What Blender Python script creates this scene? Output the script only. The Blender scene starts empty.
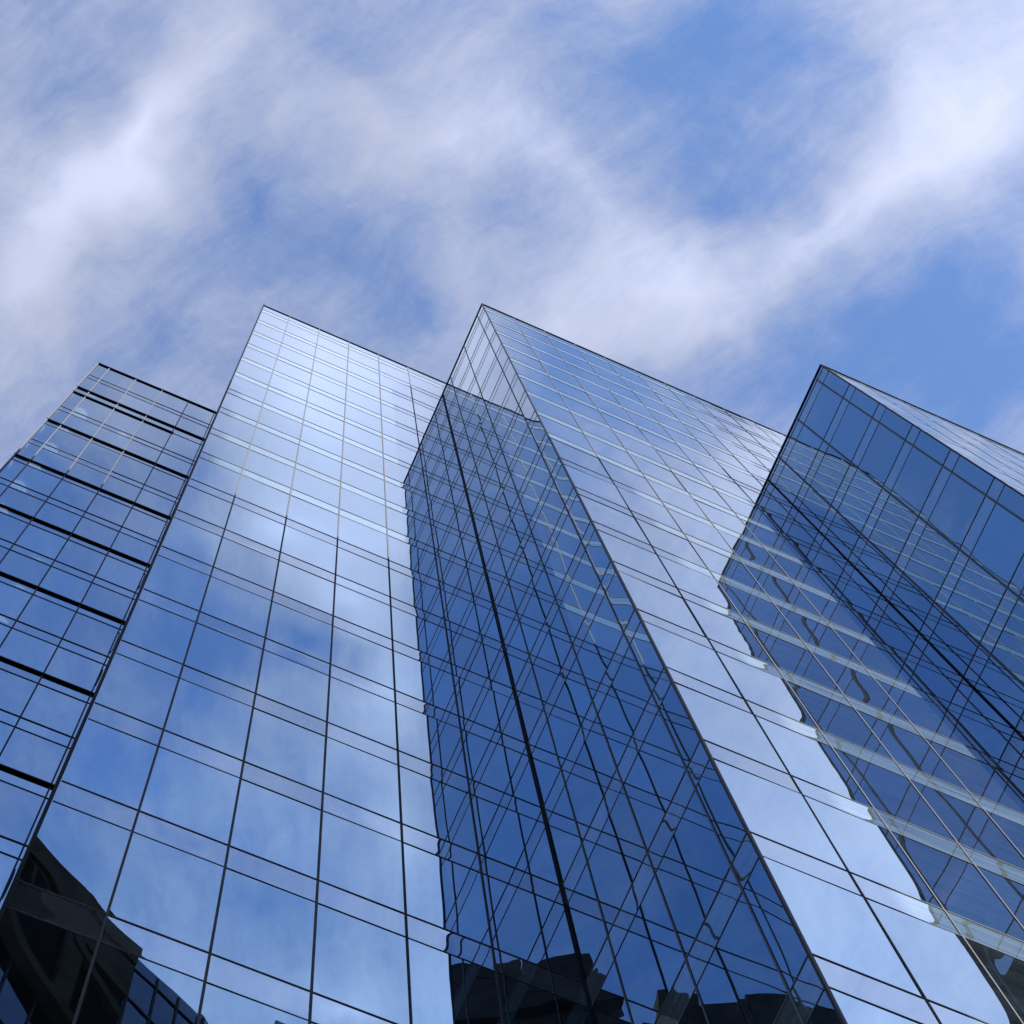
import bpy, math, random
from mathutils import Matrix, Vector

random.seed(11)
scene = bpy.context.scene
COL = scene.collection
S = 1.5            # one facade bay in metres
EYE = 1.6          # eye height above the plaza

# ------------------------------------------------------------------ camera
CAM_R = ((0.9125945645, -0.4032395740, -0.0675944288),
         (-0.3832477820, -0.9012432133, 0.2021925025),
         (-0.1424510388, -0.1586143639, -0.9770103301))
FPX = 2129.25
cam_d = bpy.data.cameras.new("camera")
cam_d.sensor_width = 36.0
cam_d.lens = FPX / 1024.0 * 36.0
cam_d.clip_start = 0.1
cam_d.clip_end = 6000
cam = bpy.data.objects.new("camera", cam_d)
COL.objects.link(cam)
m4 = Matrix(CAM_R).transposed().to_4x4()
m4.translation = (0, 0, EYE)
cam.matrix_world = m4
scene.camera = cam
scene.render.resolution_x = scene.render.resolution_y = 1024

# ------------------------------------------------------------------ light
SUN_EL = math.radians(31)
SUN_AZ = math.radians(29.7)          # from -Y towards +X
sdir = Vector((math.sin(SUN_AZ) * math.cos(SUN_EL), -math.cos(SUN_AZ) * math.cos(SUN_EL), math.sin(SUN_EL)))
sun_d = bpy.data.lights.new("sun", 'SUN')
sun_d.energy = 5.0
sun_d.angle = math.radians(0.5)
sun_d.color = (1.0, 0.98, 0.945)
sun = bpy.data.objects.new("sun", sun_d)
COL.objects.link(sun)
sun.rotation_euler = sdir.to_track_quat('Z', 'Y').to_euler()
sun.location = sdir * 300

scene.view_settings.view_transform = 'Standard'
scene.view_settings.look = 'None'
scene.view_settings.exposure = 0.45
scene.view_settings.gamma = 1.0
scene.view_settings.use_curve_mapping = False

# ------------------------------------------------------------------ sky: Nishita + thin procedural cirrus
# chart coordinates of a direction d are (d.x/d.z, d.y/d.z): a flat cloud deck overhead
def chart(px, py):
    d = Matrix(CAM_R).transposed() @ Vector(((px - 512) / FPX, -(py - 512) / FPX, -1.0))
    return d.x / d.z, d.y / d.z

world = bpy.data.worlds.new("World")
scene.world = world
world.use_nodes = True
wn = world.node_tree
wn.nodes.clear()
def N(t, tree=wn, **kw):
    n = tree.nodes.new(t)
    for k, v in kw.items():
        setattr(n, k, v)
    return n
def L(a, b, tree=wn):
    tree.links.new(a, b)
def math_(op, a, b=None, c=None, tree=wn, clamp=False):
    n = N('ShaderNodeMath', tree, operation=op)
    n.use_clamp = clamp
    for i, v in enumerate((a, b, c)):
        if v is None: continue
        if isinstance(v, (int, float)): n.inputs[i].default_value = v
        else: L(v, n.inputs[i], tree)
    return n.outputs[0]

out = N('ShaderNodeOutputWorld')
bg = N('ShaderNodeBackground')
bg.inputs['Strength'].default_value = 0.15
L(bg.outputs[0], out.inputs[0])
sky = N('ShaderNodeTexSky', sky_type='NISHITA')
sky.sun_disc = False
sky.sun_elevation = SUN_EL
sky.sun_rotation = math.pi - SUN_AZ
sky.altitude = 100
sky.air_density = 1.0
sky.dust_density = 0.6
sky.ozone_density = 1.6

tc = N('ShaderNodeTexCoord')
sep = N('ShaderNodeSeparateXYZ')
L(tc.outputs['Generated'], sep.inputs[0])
zz = math_('MAXIMUM', sep.outputs[2], 0.06)
P = N('ShaderNodeCombineXYZ')
L(math_('DIVIDE', sep.outputs[0], zz), P.inputs[0])
L(math_('DIVIDE', sep.outputs[1], zz), P.inputs[1])
# domain warp
nw = N('ShaderNodeTexNoise', noise_dimensions='2D')
nw.inputs['Scale'].default_value = 14; nw.inputs['Detail'].default_value = 2.5; nw.inputs['Roughness'].default_value = 0.55
L(P.outputs[0], nw.inputs['Vector'])
wsub = N('ShaderNodeVectorMath', operation='SUBTRACT'); L(nw.outputs['Color'], wsub.inputs[0]); wsub.inputs[1].default_value = (.5, .5, .5)
wma = N('ShaderNodeVectorMath', operation='MULTIPLY_ADD'); L(wsub.outputs[0], wma.inputs[0])
wma.inputs[1].default_value = (.05, .05, 0); L(P.outputs[0], wma.inputs[2])
W = wma.outputs[0]
wm2 = N('ShaderNodeVectorMath', operation='MULTIPLY_ADD'); L(wsub.outputs[0], wm2.inputs[0])
wm2.inputs[1].default_value = (.03, .03, 0); L(P.outputs[0], wm2.inputs[2])
W2 = wm2.outputs[0]

K = 2.0 / FPX
BASE = 0.48
blobs = []          # (cx, cy, rx, ry, angle, amp) in chart units
def bi(px, py, rx, ry, ang, amp):
    """a bank of cloud (amp > 0) or a clear patch (amp < 0) overhead, by direction"""
    x, y = chart(px, py)
    x2, y2 = chart(px + 20 * math.cos(ang), py + 20 * math.sin(ang))
    blobs.append((x, y, rx * K, ry * K, math.atan2(y2 - y, x2 - x), amp))
def bc(x, y, rx, ry, ang, amp):
    blobs.append((x, y, rx * 2, ry * 2, ang, amp))
A_ = math.radians
# overhead, in view
bi(150, 125, 200, 42, A_(-52), .62)
bi(40, 215, 110, 60, A_(-35), .34)
bi(0, 140, 80, 60, 0, .30)
bi(190, 170, 120, 60, A_(-30), .16)
bi(300, 115, 80, 60, 0, .26)
bi(440, 140, 75, 60, A_(40), .42)
bi(400, 60, 90, 40, 0, .12)
bi(585, 185, 190, 70, A_(50), .42)
bi(520, 130, 70, 50, A_(30), .2)
bi(680, 300, 130, 60, A_(15), .34)
bi(560, 300, 90, 60, 0, .30)
bi(600, 345, 70, 30, A_(20), .2)
bi(800, 235, 110, 60, A_(-20), .34)
bi(905, 180, 190, 50, A_(-32), .30)
bi(1000, 100, 110, 70, A_(-40), .06)
bi(880, 40, 90, 60, A_(-50), .05)
bi(20, 300, 90, 60, 0, .30)
bi(20, 395, 60, 40, 0, .10)
bi(470, 270, 50, 60, 0, .14)
bi(445, 345, 40, 40, 0, .16)
bi(255, 205, 50, 75, A_(10), -.42)
bi(330, 250, 70, 42, A_(20), -.34)
bi(415, 305, 60, 45, A_(30), -.34)
bi(500, 205, 40, 34, 0, -.3)
bi(690, 45, 150, 75, 0, -.40)
bi(800, 60, 80, 90, A_(20), -.34)
bi(705, 190, 85, 42, A_(0), -.34)
bi(560, 20, 90, 50, 0, -.24)
bi(930, 315, 190, 70, A_(-25), -.58)
bi(840, 380, 160, 50, A_(10), -.36)
bi(1010, 370, 130, 100, 0, -.62)
bi(150, 350, 120, 50, A_(20), -.18)
bi(90, 395, 70, 50, 0, -.22)
bi(85, 90, 45, 40, 0, -.12)
bi(40, 50, 110, 50, 0, .14)
bi(5, 20, 60, 40, 0, -.10)
bi(350, 40, 60, 30, A_(40), -.16)
# behind the camera: what the street facades mirror
bc(.035, -.135, .085, .06, 0, 1.25)
bc(-.045, -.185, .03, .03, 0, .35)
bc(.045, -.20, .06, .03, 0, .25)
bc(.10, -.19, .045, .05, 0, .42)
bc(.03, -.225, .05, .02, .3, .30)
bc(.075, -.245, .05, .025, -.3, .22)
bc(.14, -.29, .035, .07, 0, .36)
bc(.235, -.40, .07, .08, 0, .36)
bc(.09, -.35, .05, .04, .5, .06)
bc(.01, -.36, .06, .08, 0, -.24)
bc(-.085, -.27, .055, .10, 0, -.40)
bc(.13, -.095, .035, .05, -.5, -.36)
bc(.165, -.14, .03, .04, 0, -.16)
bc(.255, -.10, .055, .06, 0, .44)
bc(.27, -.18, .07, .07, 0, .30)
bc(.37, -.26, .11, .10, 0, .44)
bc(.45, -.36, .12, .10, 0, .40)
bc(.33, -.045, .06, .03, 0, .30)
bc(-.22, -.22, .16, .10, 0, -.62)
bc(-.35, -.14, .16, .10, 0, -.55)
bc(-.30, -.36, .20, .12, 0, -.46)
bc(-.12, -.14, .06, .05, 0, .12)
bc(.03, -.275, .05, .03, .2, -.26)
bc(.06, -.31, .05, .03, -.2, -.16)
bc(.10, -.275, .03, .03, 0, .22)
bc(.14, -.43, .05, .03, 0, .18)
bc(.03, -.245, .02, .012, -.4, .2)
bc(-.30, .06, .11, .05, 0, -.68)
bc(-.40, .12, .11, .09, 0, -.65)
def bm(px, py, rx, ry, ang, amp):
    """a bank of cloud on the street side, by the direction in which the street facades mirror it"""
    x, y = chart(px, py); x2, y2 = chart(px + 20 * math.cos(ang), py + 20 * math.sin(ang))
    blobs.append((x, -y, rx * K, ry * K, math.atan2(y - y2, x2 - x), amp * 1.5))
for q in ((345, 590, 70, 34, .35, .34), (300, 525, 60, 26, .2, .26), (235, 610, 40, 26, .5, .16), (385, 690, 34, 60, 0, .22), (395, 850, 40, 62, 0, .22),
          (335, 990, 46, 30, 0, .26), (245, 765, 44, 24, .4, .20), (170, 900, 40, 24, .4, .14), (255, 690, 50, 26, .3, .22), (330, 760, 40, 36, .2, .14),
          (290, 640, 40, 22, .2, -.36), (350, 655, 30, 22, 0, -.22), (270, 905, 56, 34, .3, -.26), (180, 640, 44, 30, .4, -.24), (120, 760, 60, 40, .4, -.26),
          (170, 560, 40, 26, .4, -.12), (200, 700, 30, 22, 0, -.14), (210, 840, 40, 24, .3, -.16)):
    bm(*q)
acc = BASE
for (x, y, rx, ry, an, amp) in blobs:
    mp = N('ShaderNodeMapping', vector_type='TEXTURE')
    mp.inputs['Location'].default_value = (x, y, 0)
    mp.inputs['Rotation'].default_value = (0, 0, an)
    mp.inputs['Scale'].default_value = (rx, ry, 1)
    L(W, mp.inputs['Vector'])
    g = N('ShaderNodeTexGradient', gradient_type='QUADRATIC_SPHERE')
    L(mp.outputs[0], g.inputs[0])
    acc = math_('MULTIPLY_ADD', g.outputs[1], amp * 1.15, acc)
banks = acc
# wisps at three scales, drawn out along the wind
def wisps(rot, scale, stretch, detail, rough):
    mp = N('ShaderNodeMapping')
    vr = N('ShaderNodeVectorRotate', rotation_type='Z_AXIS')
    vr.inputs['Angle'].default_value = rot
    L(W2, vr.inputs['Vector'])
    mp.inputs['Scale'].default_value = (scale, scale * stretch, 1)
    L(vr.outputs[0], mp.inputs['Vector'])
    n = N('ShaderNodeTexNoise', noise_dimensions='2D')
    n.inputs['Scale'].default_value = 1; n.inputs['Detail'].default_value = detail; n.inputs['Roughness'].default_value = rough
    L(mp.outputs[0], n.inputs['Vector'])
    return math_('SUBTRACT', n.outputs['Fac'], .5)
acc = math_('MULTIPLY_ADD', wisps(1.15, 7, 2.2, 12, .60), 1.15, acc)
acc = math_('MULTIPLY_ADD', wisps(-.3, 20, 1.6, 14, .74), .64, acc)
acc = math_('MULTIPLY_ADD', wisps(.95, 34, 3.0, 13, .72), .56, acc)
mr = N('ShaderNodeMapRange', interpolation_type='SMOOTHSTEP')
mr.inputs['From Min'].default_value = -.32; mr.inputs['From Max'].default_value = 1.28
L(acc, mr.inputs['Value'])
hz = N('ShaderNodeMapRange'); hz.inputs['From Min'].default_value = .05; hz.inputs['From Max'].default_value = .35
L(sep.outputs[2], hz.inputs['Value'])
cov = math_('MULTIPLY', mr.outputs[0], hz.outputs[0])
# thin cloud scatters the sunlight forward: brighter towards the sun
dt = N('ShaderNodeVectorMath', operation='DOT_PRODUCT')
L(tc.outputs['Generated'], dt.inputs[0]); dt.inputs[1].default_value = sdir
ph = math_('POWER', math_('MAXIMUM', dt.outputs['Value'], 0.0), 6.0)
gain = math_('MULTIPLY_ADD', ph, 1.9, .88)
cl = N('ShaderNodeVectorMath', operation='SCALE')
cl.inputs[0].default_value = (3.0, 3.30, 4.38)
thick = N('ShaderNodeMapRange', interpolation_type='SMOOTHSTEP')
thick.inputs['From Min'].default_value = .55; thick.inputs['From Max'].default_value = 2.1
thick.inputs['To Min'].default_value = .92; thick.inputs['To Max'].default_value = 1.75
L(banks, thick.inputs['Value'])
L(math_('MULTIPLY', gain, thick.outputs[0]), cl.inputs['Scale'])
tint = N('ShaderNodeMix', data_type='RGBA', blend_type='MULTIPLY'); tint.inputs['Factor'].default_value = 1
L(sky.outputs[0], tint.inputs['A']); tint.inputs['B'].default_value = (.95, 1.12, 1.39, 1)
SKY_TINT = tint.inputs['B']
mixc = N('ShaderNodeMix', data_type='RGBA')
L(cov, mixc.inputs['Factor']); L(tint.outputs['Result'], mixc.inputs['A']); L(cl.outputs[0], mixc.inputs['B'])
L(mixc.outputs['Result'], bg.inputs['Color'])

scene.cycles.use_denoising = True
scene.cycles.denoiser = 'OPENIMAGEDENOISE'
scene.cycles.denoising_input_passes = 'RGB_ALBEDO_NORMAL'
scene.cycles.max_bounces = 14
scene.cycles.glossy_bounces = 10
scene.cycles.transparent_max_bounces = 12
scene.cycles.caustics_reflective = False
scene.cycles.caustics_refractive = False
scene.cycles.sample_clamp_indirect = 6

# ------------------------------------------------------------------ materials
def mat(name, base, rough=.5, metal=0.0, spec=.5, noise=None, bump=None):
    m = bpy.data.materials.new(name); m.use_nodes = True
    t = m.node_tree; b = t.nodes['Principled BSDF']
    b.inputs['Base Color'].default_value = (*base, 1)
    b.inputs['Roughness'].default_value = rough
    b.inputs['Metallic'].default_value = metal
    b.inputs['Specular IOR Level'].default_value = spec
    if noise:
        sc, amt = noise
        co = N('ShaderNodeTexCoord', t); n = N('ShaderNodeTexNoise', t); n.inputs['Scale'].default_value = sc; n.inputs['Detail'].default_value = 6
        L(co.outputs['Object'], n.inputs['Vector'], t)
        r = N('ShaderNodeMapRange', t); r.inputs['To Min'].default_value = 1 - amt; r.inputs['To Max'].default_value = 1 + amt
        r.inputs['From Min'].default_value = .3; r.inputs['From Max'].default_value = .7
        L(n.outputs['Fac'], r.inputs['Value'], t)
        v = N('ShaderNodeVectorMath', t, operation='SCALE'); v.inputs[0].default_value = base
        L(r.outputs[0], v.inputs['Scale'], t); L(v.outputs[0], b.inputs['Base Color'], t)
    return m, t, b

def ripple(t, b, strength):
    """faint roller-wave of tempered glass"""
    co = N('ShaderNodeTexCoord', t)
    mp = N('ShaderNodeMapping', t); mp.inputs['Scale'].default_value = (.9, .9, 3.2)
    L(co.outputs['Object'], mp.inputs['Vector'], t)
    n = N('ShaderNodeTexNoise', t); n.inputs['Scale'].default_value = 1.0; n.inputs['Detail'].default_value = 1.5
    L(mp.outputs[0], n.inputs['Vector'], t)
    bp = N('ShaderNodeBump', t); bp.inputs['Strength'].default_value = 1.0; bp.inputs['Distance'].default_value = strength
    L(n.outputs['Fac'], bp.inputs['Height'], t); L(bp.outputs[0], b.inputs['Normal'], t)

def glass_mat(name, tint, rough=0.0, rip=0.0, diffuse=None, see=0.0):
    m, t, b = mat(name, tint, rough, 1.0)
    if rip: ripple(t, b, rip)
    # faint rain streaks and dust
    co = N('ShaderNodeTexCoord', t); mp = N('ShaderNodeMapping', t); mp.inputs['Scale'].default_value = (5, 5, .25)
    L(co.outputs['Object'], mp.inputs['Vector'], t)
    n = N('ShaderNodeTexNoise', t); n.inputs['Scale'].default_value = 1; n.inputs['Detail'].default_value = 5
    L(mp.outputs[0], n.inputs['Vector'], t)
    oi = N('ShaderNodeObjectInfo', t)
    d = math_('MULTIPLY_ADD', n.outputs['Fac'], .16, math_('MULTIPLY_ADD', oi.outputs['Random'], .20, .82, tree=t), tree=t)
    v = N('ShaderNodeVectorMath', t, operation='SCALE'); v.inputs[0].default_value = tint
    L(d, v.inputs['Scale'], t); L(v.outputs[0], b.inputs['Base Color'], t)
    o = t.nodes['Material Output']
    last = b.outputs[0]
    if diffuse:
        col, f = diffuse
        df = N('ShaderNodeBsdfDiffuse', t)
        mp2 = N('ShaderNodeMapping', t); mp2.inputs['Scale'].default_value = (.35, .35, 6.0); L(co.outputs['Object'], mp2.inputs['Vector'], t)
        n2 = N('ShaderNodeTexNoise', t); n2.inputs['Scale'].default_value = 1; n2.inputs['Detail'].default_value = 4; L(mp2.outputs[0], n2.inputs['Vector'], t)
        r2 = N('ShaderNodeMapRange', t); r2.inputs['From Min'].default_value = .3; r2.inputs['From Max'].default_value = .7; r2.inputs['To Min'].default_value = .45; r2.inputs['To Max'].default_value = 1.3
        L(n2.outputs['Fac'], r2.inputs['Value'], t)
        v2 = N('ShaderNodeVectorMath', t, operation='SCALE'); v2.inputs[0].default_value = col; L(r2.outputs[0], v2.inputs['Scale'], t); L(v2.outputs[0], df.inputs['Color'], t)
        mx = N('ShaderNodeMixShader', t); mx.inputs[0].default_value = f
        L(last, mx.inputs[1], t); L(df.outputs[0], mx.inputs[2], t); last = mx.outputs[0]
    if see:
        tr = N('ShaderNodeBsdfTransparent', t); tr.inputs['Color'].default_value = (.50, .66, .80, 1)
        mx = N('ShaderNodeMixShader', t); mx.inputs[0].default_value = see
        L(last, mx.inputs[1], t); L(tr.outputs[0], mx.inputs[2], t); last = mx.outputs[0]
    L(last, o.inputs['Surface'], t)
    return m

TINT = (.25, .405, .56)
M_glass = glass_mat("blue_mirror_glass", TINT, rip=0.0, diffuse=((.42, .52, .62), .032))
M_glass_a = glass_mat("blue_mirror_glass_clearer", (.31, .46, .62), see=.16)
M_spandrel = glass_mat("spandrel_glass", (.33, .46, .62), rip=0.0, diffuse=((.56, .74, .78), .16))
M_frame, _, _ = mat("dark_anodised_aluminium", (.22, .232, .262), .6, 0.0, 0.0)
M_black, _, _ = mat("black_painted_metal", (.012, .013, .016), .6, 0.0, .1)
M_trim, _, _ = mat("graphite_metal_trim", (.022, .023, .027), .5, 0.0, .2)
M_core, _, _ = mat("dark_interior", (.02, .022, .028), .9)
M_ceiling, _, _ = mat("white_ceiling", (.62, .62, .60), .9)
M_roof, _, _ = mat("roof_gravel", (.22, .21, .20), .95, noise=(3, .2))
M_brown, _, _ = mat("brown_concrete", (.06, .043, .033), .9, 0.0, 0.0, noise=(.6, .35))
M_brick, _, _ = mat("dark_brown_brick", (.06, .042, .034), .9, 0.0, 0.0, noise=(.9, .35))
M_stone, _, _ = mat("grey_stone_wall", (.24, .23, .21), .85, noise=(.5, .2))
M_tglass = glass_mat("dark_teal_glass", (.055, .09, .14), .02)
M_void, _, _ = mat("dark_opening", (.010, .009, .009), .9, 0.0, 0.0)
M_lamp, lt, lb = mat("ceiling_lamp_glow", (.9, .9, .88), .4)
lb.inputs['Emission Color'].default_value = (1, .98, .95, 1); lb.inputs['Emission Strength'].default_value = .9
M_pave, _, _ = mat("plaza_paving", (.26, .25, .24), .85, noise=(.8, .18))
M_asphalt, _, _ = mat("asphalt", (.05, .05, .052), .9, noise=(2, .2))
M_line, _, _ = mat("road_paint", (.75, .75, .72), .7)
M_kerb, _, _ = mat("kerb_stone", (.33, .32, .31), .85, noise=(2, .15))

# ------------------------------------------------------------------ mesh helpers
class MB:
    def __init__(self): self.v = []; self.f = []; self.smooth = False
    def quad(self, *p):
        n = len(self.v); self.v += [tuple(q) for q in p]; self.f.append(tuple(range(n, n + len(p))))
    def box(self, x0, x1, y0, y1, z0, z1):
        n = len(self.v)
        self.v += [(x0, y0, z0), (x1, y0, z0), (x1, y1, z0), (x0, y1, z0), (x0, y0, z1), (x1, y0, z1), (x1, y1, z1), (x0, y1, z1)]
        for q in ((3, 2, 1, 0), (4, 5, 6, 7), (0, 1, 5, 4), (1, 2, 6, 5), (2, 3, 7, 6), (3, 0, 4, 7)):
            self.f.append(tuple(n + i for i in q))
    def prism(self, pts, z0, z1):
        n = len(self.v); k = len(pts)
        self.v += [(x, y, z0) for x, y in pts] + [(x, y, z1) for x, y in pts]
        self.f.append(tuple(n + i for i in reversed(range(k)))); self.f.append(tuple(n + k + i for i in range(k)))
        for i in range(k):
            j = (i + 1) % k; self.f.append((n + i, n + j, n + k + j, n + k + i))
    def grid(self, fn, nu, nv):
        n = len(self.v)
        for j in range(nv + 1):
            for i in range(nu + 1): self.v.append(tuple(fn(i / nu, j / nv)))
        for j in range(nv):
            for i in range(nu):
                a = n + j * (nu + 1) + i; self.f.append((a, a + 1, a + nu + 2, a + nu + 1))
    def build(self, name, m, parent=None, smooth=False, kind=None, label=None):
        base = parent_base(parent)
        me = bpy.data.meshes.new(name)
        me.from_pydata([(x - base[0], y - base[1], z - base[2]) for x, y, z in self.v], [], self.f)
        me.materials.append(m)
        if smooth or self.smooth: me.polygons.foreach_set('use_smooth', [True] * len(me.polygons))
        me.update()
        o = bpy.data.objects.new(name, me); COL.objects.link(o)
        if parent: o.parent = parent
        if kind: o['kind'] = kind
        if label: o['label'] = label
        return o
def parent_base(p):
    b = Vector((0, 0, 0))
    while p: b += p.location; p = p.parent
    return b
def thing(name, loc, label, cat, group=None):
    o = bpy.data.objects.new(name, None); COL.objects.link(o); o.location = loc
    o.empty_display_size = .5
    o['label'] = label; o['category'] = cat
    if group: o['group'] = group
    return o
def to_px(p):
    v = Matrix(CAM_R) @ (Vector(p) - Vector((0, 0, EYE)))
    if v.z >= -.01: return None
    return 512 + FPX * v.x / -v.z, 512 - FPX * v.y / -v.z

class Face:
    """one flat side of a tower: u runs along it, z up, n is the outward normal"""
    def __init__(self, o, ud, n): self.o = Vector(o); self.ud = Vector(ud); self.n = Vector(n)
    def pt(self, u, z, d=0.0): return self.o + self.ud * u + Vector((0, 0, z)) + self.n * d
    def bar(self, mb, u0, u1, z0, z1, d0, d1):
        a = self.pt(u0, z0, d0); b = self.pt(u1, z1, d1)
        mb.box(min(a.x, b.x), max(a.x, b.x), min(a.y, b.y), max(a.y, b.y), z0, z1)

def pane_mesh(face, u0, u1, z0, z1, bulge, tilt, nu=5, nv=8):
    mb = MB(); tx = random.gauss(0, tilt); tz = max(-.0018, min(.0018, random.gauss(0, tilt * .7))); bl = bulge * random.uniform(.45, 1.25) * random.choice((-1, -1, -1, -.5, .5))
    skew = random.uniform(-.25, .25); ra = bulge * random.uniform(.01, .04); rp = random.uniform(0, 6.28); rw = random.uniform(.45, .8)
    if nv == 8: nu, nv = 6, 14
    flip = face.ud.cross(Vector((0, 0, 1))).dot(face.n) < 0
    def fn(a, b):
        aa = 1 - a if flip else a
        w = (1 - (2 * aa - 1) ** 2) * (1 - (2 * b - 1) ** 4) * (1 + skew * (2 * b - 1))
        d = -.0045 + bl * w + ra * math.sin(rp + 6.283 * b * (z1 - z0) / rw + 1.5 * aa) * w + tx * (aa - .5) * (u1 - u0) + tz * (b - .5) * (z1 - z0)
        return face.pt(u0 + (u1 - u0) * aa, z0 + (z1 - z0) * b, d)
    mb.grid(fn, nu, nv)
    return mb

def px_area(face, u0, u1, z0, z1):
    q = [to_px(face.pt(u, z)) for u, z in ((u0, z0), (u1, z0), (u1, z1), (u0, z1))]
    if any(p is None for p in q): return 0
    cx = sum(p[0] for p in q) / 4; cy = sum(p[1] for p in q) / 4
    a = abs(sum(q[i][0] * q[(i + 1) % 4][1] - q[(i + 1) % 4][0] * q[i][1] for i in range(4))) / 2
    r = math.sqrt(a)
    if cx < -r or cx > 1024 + r or cy < -r or cy > 1024 + r: return 0
    return a

def glaze(root, rects, name, m, bulge, tilt, most=100):
    """rects: (face, u0, u1, z0, z1); the largest in view are panes of their own, the rest one part"""
    scored = sorted(((px_area(*r), i) for i, r in enumerate(rects)), reverse=True)
    own = {i for a, i in scored[:most] if a > 12}
    rest = MB()
    for i, r in enumerate(rects):
        if i in own:
            pane_mesh(*r, bulge, tilt).build(name, m, root, smooth=True)
        else:
            mb = pane_mesh(*r, bulge, tilt, 4, 6); n = len(rest.v)
            rest.v += mb.v; rest.f += [tuple(n + k for k in f) for f in mb.f]
    if rest.v: rest.build(name, m, root, smooth=True, kind='stuff')

# ------------------------------------------------------------------ measured layout (in bays, eye at 0)
YB, X0, XL = 7.824 * S, -.203 * S, -.058 * S
ZR, ZC, ZE, ZA = [z * S + EYE for z in (66.484, 63.675, 49.131, 62.2)]
ZT, FH, BH = 34.987 * S + EYE, 2.7708 * S, .6187 * S
XC, YC, YE, XE = 5.877 * S, 4.865 * S, 1.897 * S, 12.433 * S
YA = 10.783 * S
XR = 21.0 * S
YBACK = 30.0

def T(k): return ZT - k * FH
def floors(ztop):
    k = math.ceil((ZT - ztop) / FH + .05)
    return [i for i in range(k, 40) if T(i) - BH > 2.5]

def facade(root, face, width, mulls, ztop, half=.019, proud=1.0):
    """curtain wall: spandrel band under each T line, tall vision pane below it"""
    us = [0.0] + list(mulls) + [width]
    ks = floors(ztop)
    vis, spa = [], []
    for a, b in zip(us[:-1], us[1:]):
        if b - a < .05: continue
        vis.append((face, a, b, T(ks[0]), ztop - .05))
        for k in ks:
            spa.append((face, a, b, T(k) - BH, T(k)))
            zb = T(k + 1) if k + 1 in ks else .5
            vis.append((face, a, b, zb, T(k) - BH))
    for u in mulls:
        mb = MB(); face.bar(mb, u - half, u + half, .5, ztop - .05, -.03, .013 * proud + .001); mb.build('mullion', M_frame, root)
    for k in ks:
        for z, h, d in ((T(k), .0155, .009 * proud), (T(k) - BH, .011, .006 * proud)):
            mb = MB(); face.bar(mb, .012, width - .012, z - h, z + h, -.03, d); mb.build('transom', M_frame, root)
    mb = MB(); face.bar(mb, -.02, width + .02, ztop - .05, ztop + .02, -.25, .03); mb.build('roof_coping', M_black, root)
    return vis, spa

def body(root, x0, x1, y0, y1, ztop, name='building_core'):
    mb = MB(); mb.box(x0, x1, y0, y1, .02, ztop - .15); mb.build(name, M_core, root)

# ================================================================= glass towers
# ---- tower behind, stepped furthest back but one (six bays wide)
tb = thing('glass_tower', (XL + 3 * S, YB, 0), 'tall blue mirror-glass tower, six bays wide, right of the ledged wing', 'tower')
fB = Face((XL, YB, 0), (1, 0, 0), (0, -1, 0))
WB = 9.6 * S       # runs on above the neighbouring roof
mB = [X0 + i * S - XL for i in range(1, 7)]
visB, spaB = facade(tb, fB, XC - XL, mB[:5], ZR, .019, .7)
glaze(tb, visB, 'window_pane', M_glass, .0014, .0013)
glaze(tb, spaB, 'spandrel_panel', M_spandrel, .0012, .0010)
fBu = Face((XC, YB, 0), (1, 0, 0), (0, -1, 0))      # the strip showing above the lower neighbour
mb = MB()
for i in range(4): pm = pane_mesh(fBu, i * S, (i + 1) * S, ZC, ZR - .1, .003, .001); n = len(mb.v); mb.v += pm.v; mb.f += [tuple(n + k for k in f) for f in pm.f]
mb.build('upper_glazing', M_glass, tb, smooth=True)
mb = MB(); fBu.bar(mb, .02, 4 * S, ZR - .05, ZR + .02, -.25, .03); mb.build('roof_coping', M_black, tb)
mb = MB(); mb.box(XL - .06, XL, YB - .06, YB + .10, .02, ZR + .01); mb.build('corner_trim', M_black, tb)
mb = MB(); mb.box(XL - .028, XL - .004, YB + .10, YBACK, .5, ZR - .1); mb.build('side_glazing', M_glass, tb)
mb = MB(); mb.box(XL, XC + 4 * S, YB + .03, YBACK, .02, ZR - .2); mb.build('building_core', M_core, tb)
mb = MB(); mb.box(XL, XC + 4 * S, YB + .06, YBACK, ZR - .2, ZR - .12); mb.build('roof', M_roof, tb)

# ---- first projecting tower
tc_ = thing('glass_tower', ((XC + XE) / 2, YC, 0), 'blue mirror-glass tower in the middle whose sharp corner points up at the clouds', 'tower')
fC = Face((XC, YC, 0), (0, 1, 0), (-1, 0, 0))
fD = Face((XC, YC, 0), (1, 0, 0), (0, -1, 0))
mC = [.365 * S, 1.36 * S, 2.37 * S]
mD = [(1.046 + i) * S for i in range(6)]
vC, sC = facade(tc_, fC, YB - YC, mC[:2] + [mC[2]], ZC, .017, .6)
vD, sD = facade(tc_, fD, XE - XC, mD[:6], ZC, .0145, .5)
glaze(tc_, vD, 'window_pane', M_glass, .0030, .0026, 60)
glaze(tc_, vC, 'window_pane', M_glass, .0016, .0008, 40)
glaze(tc_, sC + sD, 'spandrel_panel', M_spandrel, .0012, .0012)
mb = MB(); mb.box(XC - .016, XC + .03, YC - .016, YC + .03, .02, ZC + .01); mb.build('corner_trim', M_trim, tc_)
mb = MB(); mb.box(XC + .03, XR, YC + .03, YB + .02, .02, ZC - .2); mb.box(XC + 4 * S, XR, YB + .03, YBACK, .02, ZC - .2); mb.build('building_core', M_core, tc_)
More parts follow.
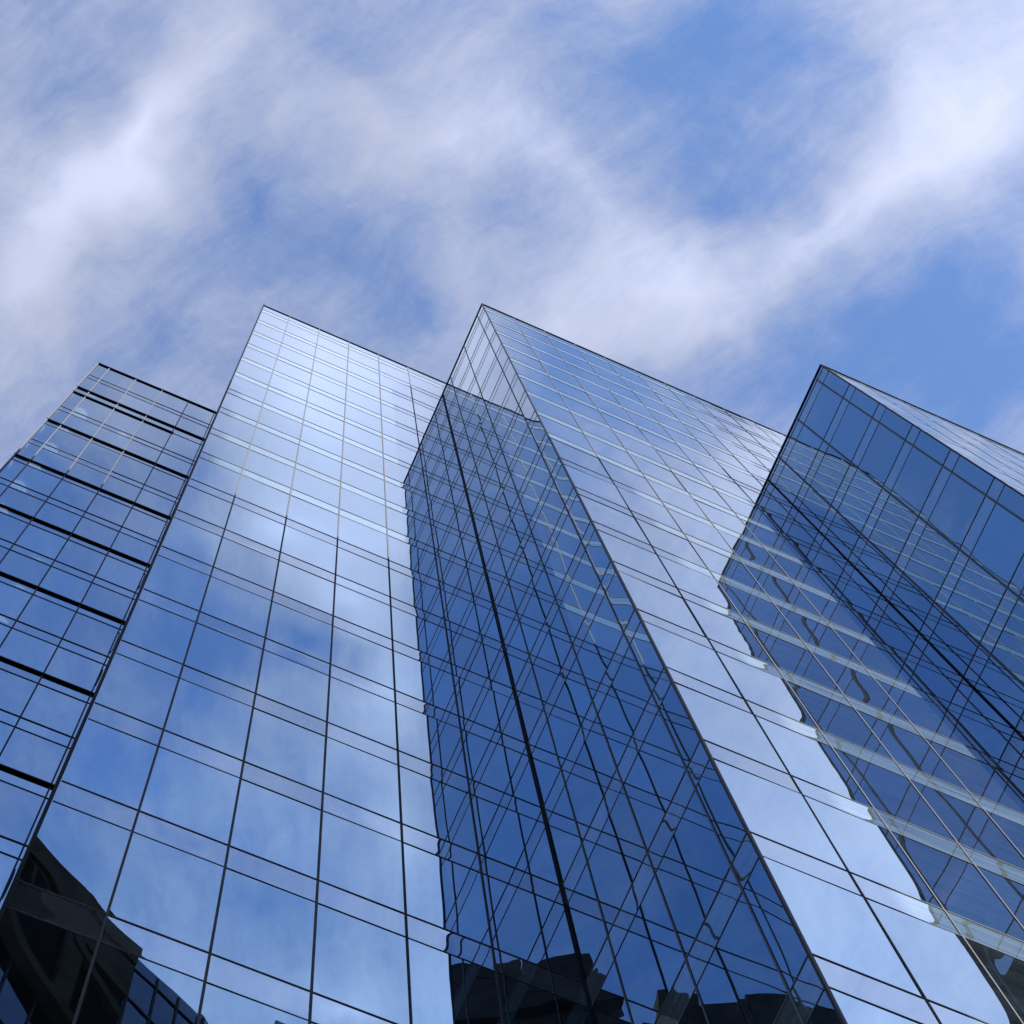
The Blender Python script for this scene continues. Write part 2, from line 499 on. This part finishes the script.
mb = MB(); mb.box(XC + .06, XR, YC + .06, YB - .003, ZC - .2, ZC - .12); mb.build('roof', M_roof, tc_)
fDu = Face((XE, YC, 0), (1, 0, 0), (0, -1, 0))
mb = MB()
for i in range(int((XR - XE) / S)):
    pm = pane_mesh(fDu, i * S, (i + 1) * S, ZE, ZC - .1, .003, .001); n = len(mb.v); mb.v += pm.v; mb.f += [tuple(n + k for k in f) for f in pm.f]
mb.build('upper_glazing', M_glass, tc_, smooth=True)
mb = MB(); fDu.bar(mb, .025, XR - XE, ZC - .05, ZC + .02, -.25, .03); mb.build('roof_coping', M_black, tc_)

mb = MB(); mb.box(XC - .032, XC - .006, YB - .032, YB - .006, .02, ZC - .05); mb.build('inner_corner_trim', M_black, tc_)

def upper_bars(root, face, width, mulls, zlo, zhi):
    """frame lines of the strip that shows above a lower neighbour's roof"""
    for u in mulls:
        mb = MB(); face.bar(mb, u - .0145, u + .0145, zlo, zhi - .05, -.03, .0075); mb.build('mullion', M_frame, root)
    for k in range(-12, 5):
        for z, h in ((T(k), .0155), (T(k) - BH, .011)):
            if zlo + .3 < z < zhi - .2:
                mb = MB(); face.bar(mb, .012, width, z - h, z + h, -.03, .0045); mb.build('transom', M_frame, root)
upper_bars(tc_, fDu, XR - XE, [(.49 + i) * S for i in range(8)], ZE, ZC)
upper_bars(tb, fBu, 4 * S, [(.92 + i) * S for i in range(3)], ZC, ZR)

# ---- second projecting tower
te = thing('glass_tower', (XE + 4 * S, YE, 0), 'lower blue glass tower at the right edge, nearest, with its dark window grid facing left', 'tower')
fE = Face((XE, YE, 0), (0, 1, 0), (-1, 0, 0))
fF = Face((XE, YE, 0), (1, 0, 0), (0, -1, 0))
mE = [.347 * S, 1.375 * S, 2.375 * S]
mF = [(1.046 + i) * S for i in range(7)]
vE, sE = facade(te, fE, YC - YE, mE, ZE, .027)
vF, sF = facade(te, fF, XR - XE, mF, ZE, .015, .1)
glaze(te, vE + vF, 'window_pane', M_glass, .0020, .0012)
glaze(te, sE + sF, 'spandrel_panel', M_spandrel, .0012, .0012)
mb = MB(); mb.box(XE - .016, XE + .03, YE - .016, YE + .03, .02, ZE + .01); mb.build('corner_trim', M_black, te)
mb = MB(); mb.box(XE + .03, XR - .02, YE + .03, YC + .02, .02, ZE - .2); mb.build('building_core', M_core, te)
mb = MB(); mb.box(XE + .06, XR - .02, YE + .06, YC - .003, ZE - .2, ZE - .12); mb.build('roof', M_roof, te)

mb = MB(); mb.box(XE - .024, XE - .006, YC - .024, YC - .006, .02, ZE - .05); mb.build('inner_corner_trim', M_black, te)

# ---- low wing with projecting ledges, far left
XA0, XA1 = -3.80 * S, -.062 * S
ta = thing('ledged_glass_wing', ((XA0 + XA1) / 2, YA, 0), 'glass wing at the left edge with thick black horizontal ledges, partly see-through at its corner', 'tower')
fA = Face((XA0, YA, 0), (1, 0, 0), (0, -1, 0))
mA = [x * S - XA0 for x in (-3.46, -2.64, -1.82, -1.0, -.18)]
WA = XA1 - XA0
led = [57.5, 52.0, 47.1, 42.4, 37.83, 33.27, 28.76, 24.2, 19.65, 15.1, 10.5, 6.0]
rows_v, rows_s, lines = [], [], []
top = 62.2
for i, zl in enumerate(led):
    t1, b1 = zl + (2.24 if i else 2.45), zl + (1.75 if i else 1.95)
    if i == 0: rows_v.append((t1, top - .03))
    else:
        thin = led[i - 1] - .48
        if i == 1: thin = 56.65
        rows_s.append((thin, led[i - 1])); lines.append((thin, .016, .010)); rows_v.append((t1, thin))
    rows_s.append((b1, t1)); rows_v.append((zl, b1)); lines += [(t1, .018, .013), (b1, .016, .010)]
rows_v.append((.6, led[-1]))
cv = lambda z: z * S + EYE
usA = [0] + mA + [WA]
glaze(ta, [(fA, a, b, cv(z0), cv(z1)) for a, b in zip(usA[:-1], usA[1:]) for z0, z1 in rows_v], 'window_pane', M_glass_a, .0022, .0009)
glaze(ta, [(fA, a, b, cv(z0), cv(z1)) for a, b in zip(usA[:-1], usA[1:]) for z0, z1 in rows_s], 'spandrel_panel', M_glass_a, .0008, .0008)
for u in mA:
    mb = MB(); fA.bar(mb, u - .019, u + .019, .5, cv(top) - .1, -.03, .013); mb.build('mullion', M_frame, ta)
for z, h, d in lines:
    mb = MB(); fA.bar(mb, .012, WA, cv(z) - h, cv(z) + h, -.03, d); mb.build('transom', M_frame, ta)
for zl in led:
    mb = MB(); fA.bar(mb, -.06, WA - .01, cv(zl) - .035, cv(zl) + .035, -.03, .055); mb.build('ledge', M_black, ta)
mb = MB(); fA.bar(mb, -.06, 2.84 * S, cv(56.65) - .03, cv(56.65) + .03, -.03, .05); mb.build('ledge', M_black, ta)
mb = MB(); fA.bar(mb, -.05, WA, cv(top) - .06, cv(top) + .02, -.2, .05); mb.build('roof_coping', M_black, ta)
mb = MB(); mb.box(XA0 - .05, XA0, YA - .04, YA + .06, .02, cv(top) - .1); mb.build('corner_trim', M_frame, ta)
mb = MB()
mb.quad((XA0, YA + 9, .5), (XA0, YA, .5), (XA0, YA, cv(top) - .1), (XA0, YA + 9, cv(top) - .1)); mb.build('side_glazing', M_glass_a, ta)
for zl in led[:-1]:                        # floor slabs seen up through the glass
    for z in (zl - .44, zl + 1.80):
        mb = MB(); mb.box(XA0 + .06, XA1 - .03, YA + .12, YA + 9, cv(z), cv(z) + .5); mb.build('floor_slab', M_ceiling, ta)
mb = MB(); mb.box(XA0 + 2.2 * S, XA1 - .02, YA + 3.2, YBACK, .02, cv(top) - .3); mb.box(XA0 + .3, XA0 + 2.2 * S, YA + 9, YBACK, .02, cv(top) - .3); mb.build('building_core', M_core, ta)
mb = MB(); mb.box(XA0, XA1 - .02, YA + .05, YBACK, cv(top) - .28, cv(top) - .14); mb.build('roof', M_roof, ta)
lamp_src = None
for zl in led[:7]:
    for z in (zl - .44, zl + 1.80):
        for (lx, ly) in ((.34, .9), (.34, 2.6), (1.6, 1.2)):
            c = (XA0 + lx * S, YA + ly, cv(z) - .02)
            if lamp_src is None:
                mb = MB(); k = 20
                mb.prism([(c[0] + .30 * math.cos(2 * math.pi * i / k), c[1] + .30 * math.sin(2 * math.pi * i / k)) for i in range(k)], c[2] - .07, c[2])
                lamp_src = mb.build('ceiling_lamp', M_lamp, ta); src_c = Vector(c)
            else:
                o = lamp_src.copy(); COL.objects.link(o); o.parent = ta
                o.location = Vector(c) - src_c

# ================================================================= across the street (mirrored in the glass)
def windows_on(root, a, b, z0, z1, nx, nz, m, frac=(.6, .62), proud=.03):
    """recessed-looking strip of windows along the wall from a to b: one part per storey row"""
    a = Vector((*a, 0)); b = Vector((*b, 0)); ud = (b - a); w = ud.length; ud.normalize(); n = Vector((ud.y, -ud.x, 0))
    for j in range(nz):
        mb = MB(); zc = z0 + (j + .5) * (z1 - z0) / nz; hh = (z1 - z0) / nz * frac[1] / 2
        for i in range(nx):
            uc = (i + .5) * w / nx; hw = w / nx * frac[0] / 2
            p = [a + ud * (uc + s * hw) + n * proud + Vector((0, 0, zc + t * hh)) for s, t in ((-1, -1), (1, -1), (1, 1), (-1, 1))]
            mb.quad(*p)
        mb.build('window_row', m, root)

def poly_tower(root, pts, z1, m, name='wall'):
    mb = MB(); mb.prism([(x * S, y * S) for x, y in pts], .02, z1); return mb.build(name, m, root)

# broad stone office block: its shadow lies over the lower half of the facades
t1 = thing('office_block', (13.3 * S, -18 * S, 0), 'grey stone office block with rows of windows standing across the street', 'building')
mb = MB(); mb.box(9 * S, 12.3 * S, -24 * S, -13.3 * S, .02, 65.5 * S); mb.box(12.3 * S + .002, 17.75 * S, -24 * S, -13.3 * S, .02, 53.6 * S); mb.build('wall', M_stone, t1)
windows_on(t1, (17.7 * S, -13.3 * S), (9 * S, -13.3 * S), 5, 53 * S, 9, 20, M_tglass)

# glass tower with a brown concrete frame, mirrored bottom left
t2 = thing('framed_glass_tower', (2 * S, -14 * S, 0), 'dark brown framed tower with glass below, seen mirrored in the lower left panes', 'building')
def lerp(a, b, t): return (a[0] + (b[0] - a[0]) * t, a[1] + (b[1] - a[1]) * t)
def wall_strip(mb, a, b, z0, z1, d0, d1):
    """a box along the wall line a-b (bays), between offsets d0 and d1 in metres along its outward normal"""
    a = Vector((a[0] * S, a[1] * S, 0)); b = Vector((b[0] * S, b[1] * S, 0)); u = (b - a).normalized(); n = Vector((-u.y, u.x, 0))
    q = [a + n * d0, b + n * d0, b + n * d1, a + n * d1]
    mb.prism([(p.x, p.y) for p in q], z0, z1)

p0, p1, p2, p3 = (-.9, -10.35), (4.1, -12.9), (6.9, -14.15), (8.2, -15.2)
mb = MB(); mb.prism([(x * S, y * S) for x, y in ((-3.1, -16.4), (3.6, -20.2), (7.4, -19.5), p3, p2, p1, p0)], .02, 64.6 * S); mb.build('glass_body', M_tglass, t2)
def curve_strip(root, name, m, t0, t1, zlo, zhi, d0, d1, n=16):
    """a wall piece along p0-p1 whose lower and upper edges are curves zlo(t), zhi(t) in bays"""
    a = Vector((p0[0] * S, p0[1] * S, 0)); b = Vector((p1[0] * S, p1[1] * S, 0)); u = b - a; nn = Vector((-u.y, u.x, 0)).normalized()
    mb = MB()
    for k in range(n + 1):
        t = t0 + (t1 - t0) * k / n; q = a + u * t
        for z, d in ((zlo(t), d0), (zlo(t), d1), (zhi(t), d1), (zhi(t), d0)): mb.v.append(tuple(q + nn * d + Vector((0, 0, z * S))))
    for k in range(n):
        for e in range(4):
            f = (e + 1) % 4; mb.f.append((4 * k + e, 4 * k + f, 4 * k + 4 + f, 4 * k + 4 + e))
    mb.f.append((3, 2, 1, 0)); e = 4 * n; mb.f.append((e, e + 1, e + 2, e + 3))
    return mb.build(name, m, root)
arch = lambda t: 57.2 + 3.6 * (1 - t) ** 2.2
curve_strip(t2, 'roof_slab', M_brown, 0, 1, lambda t: 64.6, lambda t: 65.8 + .12 * math.sin(14 * t), -5.5, .5)
curve_strip(t2, 'crown_wall', M_brown, 0, 1, lambda t: 62.7 - .5 * t, lambda t: 64.6, .01, .3)
for ta0, ta1, zz0, zz1 in ((.10, .20, 63.0, 64.4), (.225, .30, 63.3, 64.4), (.36, .40, 63.2, 64.0)):
    curve_strip(t2, 'crown_opening', M_void, ta0, ta1, lambda t: zz0, lambda t: zz1, .3, .33, 2)
curve_strip(t2, 'arch_opening', M_void, .08, 1, lambda t: arch(t), lambda t: 62.7 - .5 * t, .01, .05)
curve_strip(t2, 'arch_frame', M_brown, .04, 1, lambda t: arch(t) - .45, lambda t: arch(t) + .05, .0, .6)
for ta0, ta1 in ((.52, .63), (.70, .73)):
    curve_strip(t2, 'crown_pier', M_brown, ta0, ta1, lambda t: arch(t), lambda t: 62.6 - .5 * t, .05, .35, 2)
curve_strip(t2, 'crown_beam', M_brown, .55, .97, lambda t: 61.6 - 3.2 * (t - .55), lambda t: 62.1 - 3.2 * (t - .55), .05, .5, 6)
mb = MB(); mb.prism([(x * S, y * S) for x, y in (p1, (3.1, -15.7), (5.6, -16.6), p3, p2)], 64.6 * S, 65.9 * S); mb.build('glass_corner', M_tglass, t2)
for t in (.12, .3, .48, .66, .84):
    mb = MB(); wall_strip(mb, lerp(p0, p1, t), lerp(p0, p1, t + .012), .1, (arch(t) - .46) * S, .0, .06); mb.build('mullion', M_black, t2)
for k in range(1, 21):
    z = 57.5 * S - k * 3.4
    mb = MB(); wall_strip(mb, p0, p2, z - .05, z + .05, .0, .07); mb.build('transom', M_black, t2)
for t in (.02, .36, .68, .98):
    mb = MB(); wall_strip(mb, lerp(p1, p2, t), lerp(p1, p2, t + .03), .1, 65.7 * S, .0, .06); mb.build('mullion', M_black, t2)
for z in (64.9, 62.6, 60.3, 58.0):
    mb = MB(); wall_strip(mb, p1, p2, z * S - .06, z * S + .06, .0, .07); mb.build('transom', M_black, t2)
mb = MB(); wall_strip(mb, lerp(p0, p1, .55), lerp(p0, p1, .553), 66 * S, 67.3 * S, -.3, -.25); mb.build('roof_mast', M_black, t2)

# dark brick block with a stepped roof, mirrored twice at the bottom
t3 = thing('brick_block', (-5.5 * S, -14 * S, 0), 'dark brown brick block with stepped roofline, mirrored below the deep blue corner', 'building')
def prism3(name, m, pts, z0, z1, root):
    mb = MB(); mb.prism([(x * S, y * S) for x, y in pts], z0 * S if z0 else .02, z1 * S); return mb.build(name, m, root)
prism3('wall', M_brick, ((-5.6, -19.6), (-2.6, -14.0), (-8.9, -10.6), (-11.9, -16.2)), 0, 74.2, t3)
prism3('parapet', M_brick, ((-5.9, -16.2), (-3.0, -13.75), (-6.3, -11.97), (-8.2, -15.0)), 74.2, 75.4, t3)
prism3('roof_house', M_brick, ((-8.2, -15.0), (-6.35, -12.0), (-8.8, -10.68), (-9.8, -12.6)), 74.2, 75.9, t3)
prism3('side_block', M_brick, ((-11.9, -14.4), (-9.7, -12.4), (-9.25, -11.4), (-11.2, -11.0)), 0, 71.6, t3)
mb = MB(); a, b = (-6.3, -12.0), (-2.6, -14.0)
wall_strip(mb, (-8.9, -10.6), (-2.6, -14.0), 70.4 * S, 70.9 * S, .01, .5); mb.build('cornice', M_brown, t3)
for j in range(8):
    mb = MB(); z = (68.2 - j * 2.3) * S
    for i in range(7):
        q0 = lerp((-8.9, -10.6), (-2.6, -14.0), (i + .25) / 7); q1 = lerp((-8.9, -10.6), (-2.6, -14.0), (i + .75) / 7)
        wall_strip(mb, q0, q1, z - 1.2, z + 1.0, .01, .04)
    mb.build('window_row', M_void, t3)

t4 = thing('brown_tower', (-17 * S, -14 * S, 0), 'brown stone tower with ragged crown, mirrored at the bottom edge of the blue glass', 'building')
prism3('wall', M_brown, ((-16, -20.5), (-13.2, -12.9), (-20.2, -10.2), (-23, -17.5)), 0, 78.3, t4)
rr = random.Random(5)
for i in range(4):
    t = i / 4; q = lerp((-13.3, -13.1), (-20.1, -10.4), t + .003); r = lerp((-13.3, -13.1), (-20.1, -10.4), t + .247); h = (81.2, 80.2, 80.6, 80.0)[i]
    back = (-.8 - rr.random(), -2.2 - rr.random() * 2)
    prism3('crown_block', M_brick if i % 2 else M_brown, ((q[0] + back[0], q[1] + back[1]), q, r, (r[0] + back[0], r[1] + back[1])), 78.3, h, t4)
for z in (75.6, 72.5, 69.0):
    mb = MB(); wall_strip(mb, (-20.2, -10.2), (-13.2, -12.9), z * S, (z + .5) * S, .01, .6); mb.build('cornice', M_brick, t4)

# rest of the street wall: unseen blocks added to shut out low sky light
for (x0, x1, y1, h, lab) in ((-60, -25.5, -13.5, 40, 'unseen long low grey stone block, added to shut out low sky light, at the far left end of the street'),
                             (28, 46, -14, 46, 'unseen grey stone block, added to shut out low sky light, beyond the gap right of the office block across the street')):
    tt = thing('office_block', ((x0 + x1) / 2 * S, y1 * S, 0), lab, 'building')
    mb = MB(); mb.box(x0 * S, x1 * S, (y1 - 6) * S, y1 * S, .02, h * S); mb.build('wall', M_stone, tt)
    mb = MB(); mb.box(x0 * S - .3, x1 * S + .3, (y1 - 6) * S, y1 * S + .4, h * S + .002, h * S + .8); mb.build('cornice', M_brown, tt)
    windows_on(tt, (x1 * S, y1 * S), (x0 * S, y1 * S), 5, h * S - 2, int((x1 - x0) / 1.6), 16, M_tglass)

# ================================================================= ground
mb = MB(); mb.quad((-3000, -3000, -.12), (3000, -3000, -.12), (3000, 3000, -.12), (-3000, 3000, -.12)); g = mb.build('ground', M_asphalt, kind='structure')
mb = MB(); mb.box(-200, 200, -5.0, 120, -.115, 0); mb.build('pavement', M_pave, kind='structure')
mb = MB(); mb.box(-200, 200, -5.2, -5.003, -.116, .004); mb.build('kerb', M_kerb, kind='structure')
mb = MB(); mb.box(-200, 200, -120, -12.8, -.115, 0); mb.build('pavement', M_pave, kind='structure')
mb = MB(); mb.box(-200, 200, -12.797, -12.6, -.116, .004); mb.build('kerb', M_kerb, kind='structure')
mb = MB()
for i in range(-25, 26): mb.quad((i * 6, -8.97, -.116), (i * 6 + 3, -8.97, -.116), (i * 6 + 3, -8.83, -.116), (i * 6, -8.83, -.116))
mb.build('road_marking', M_line, kind='structure')
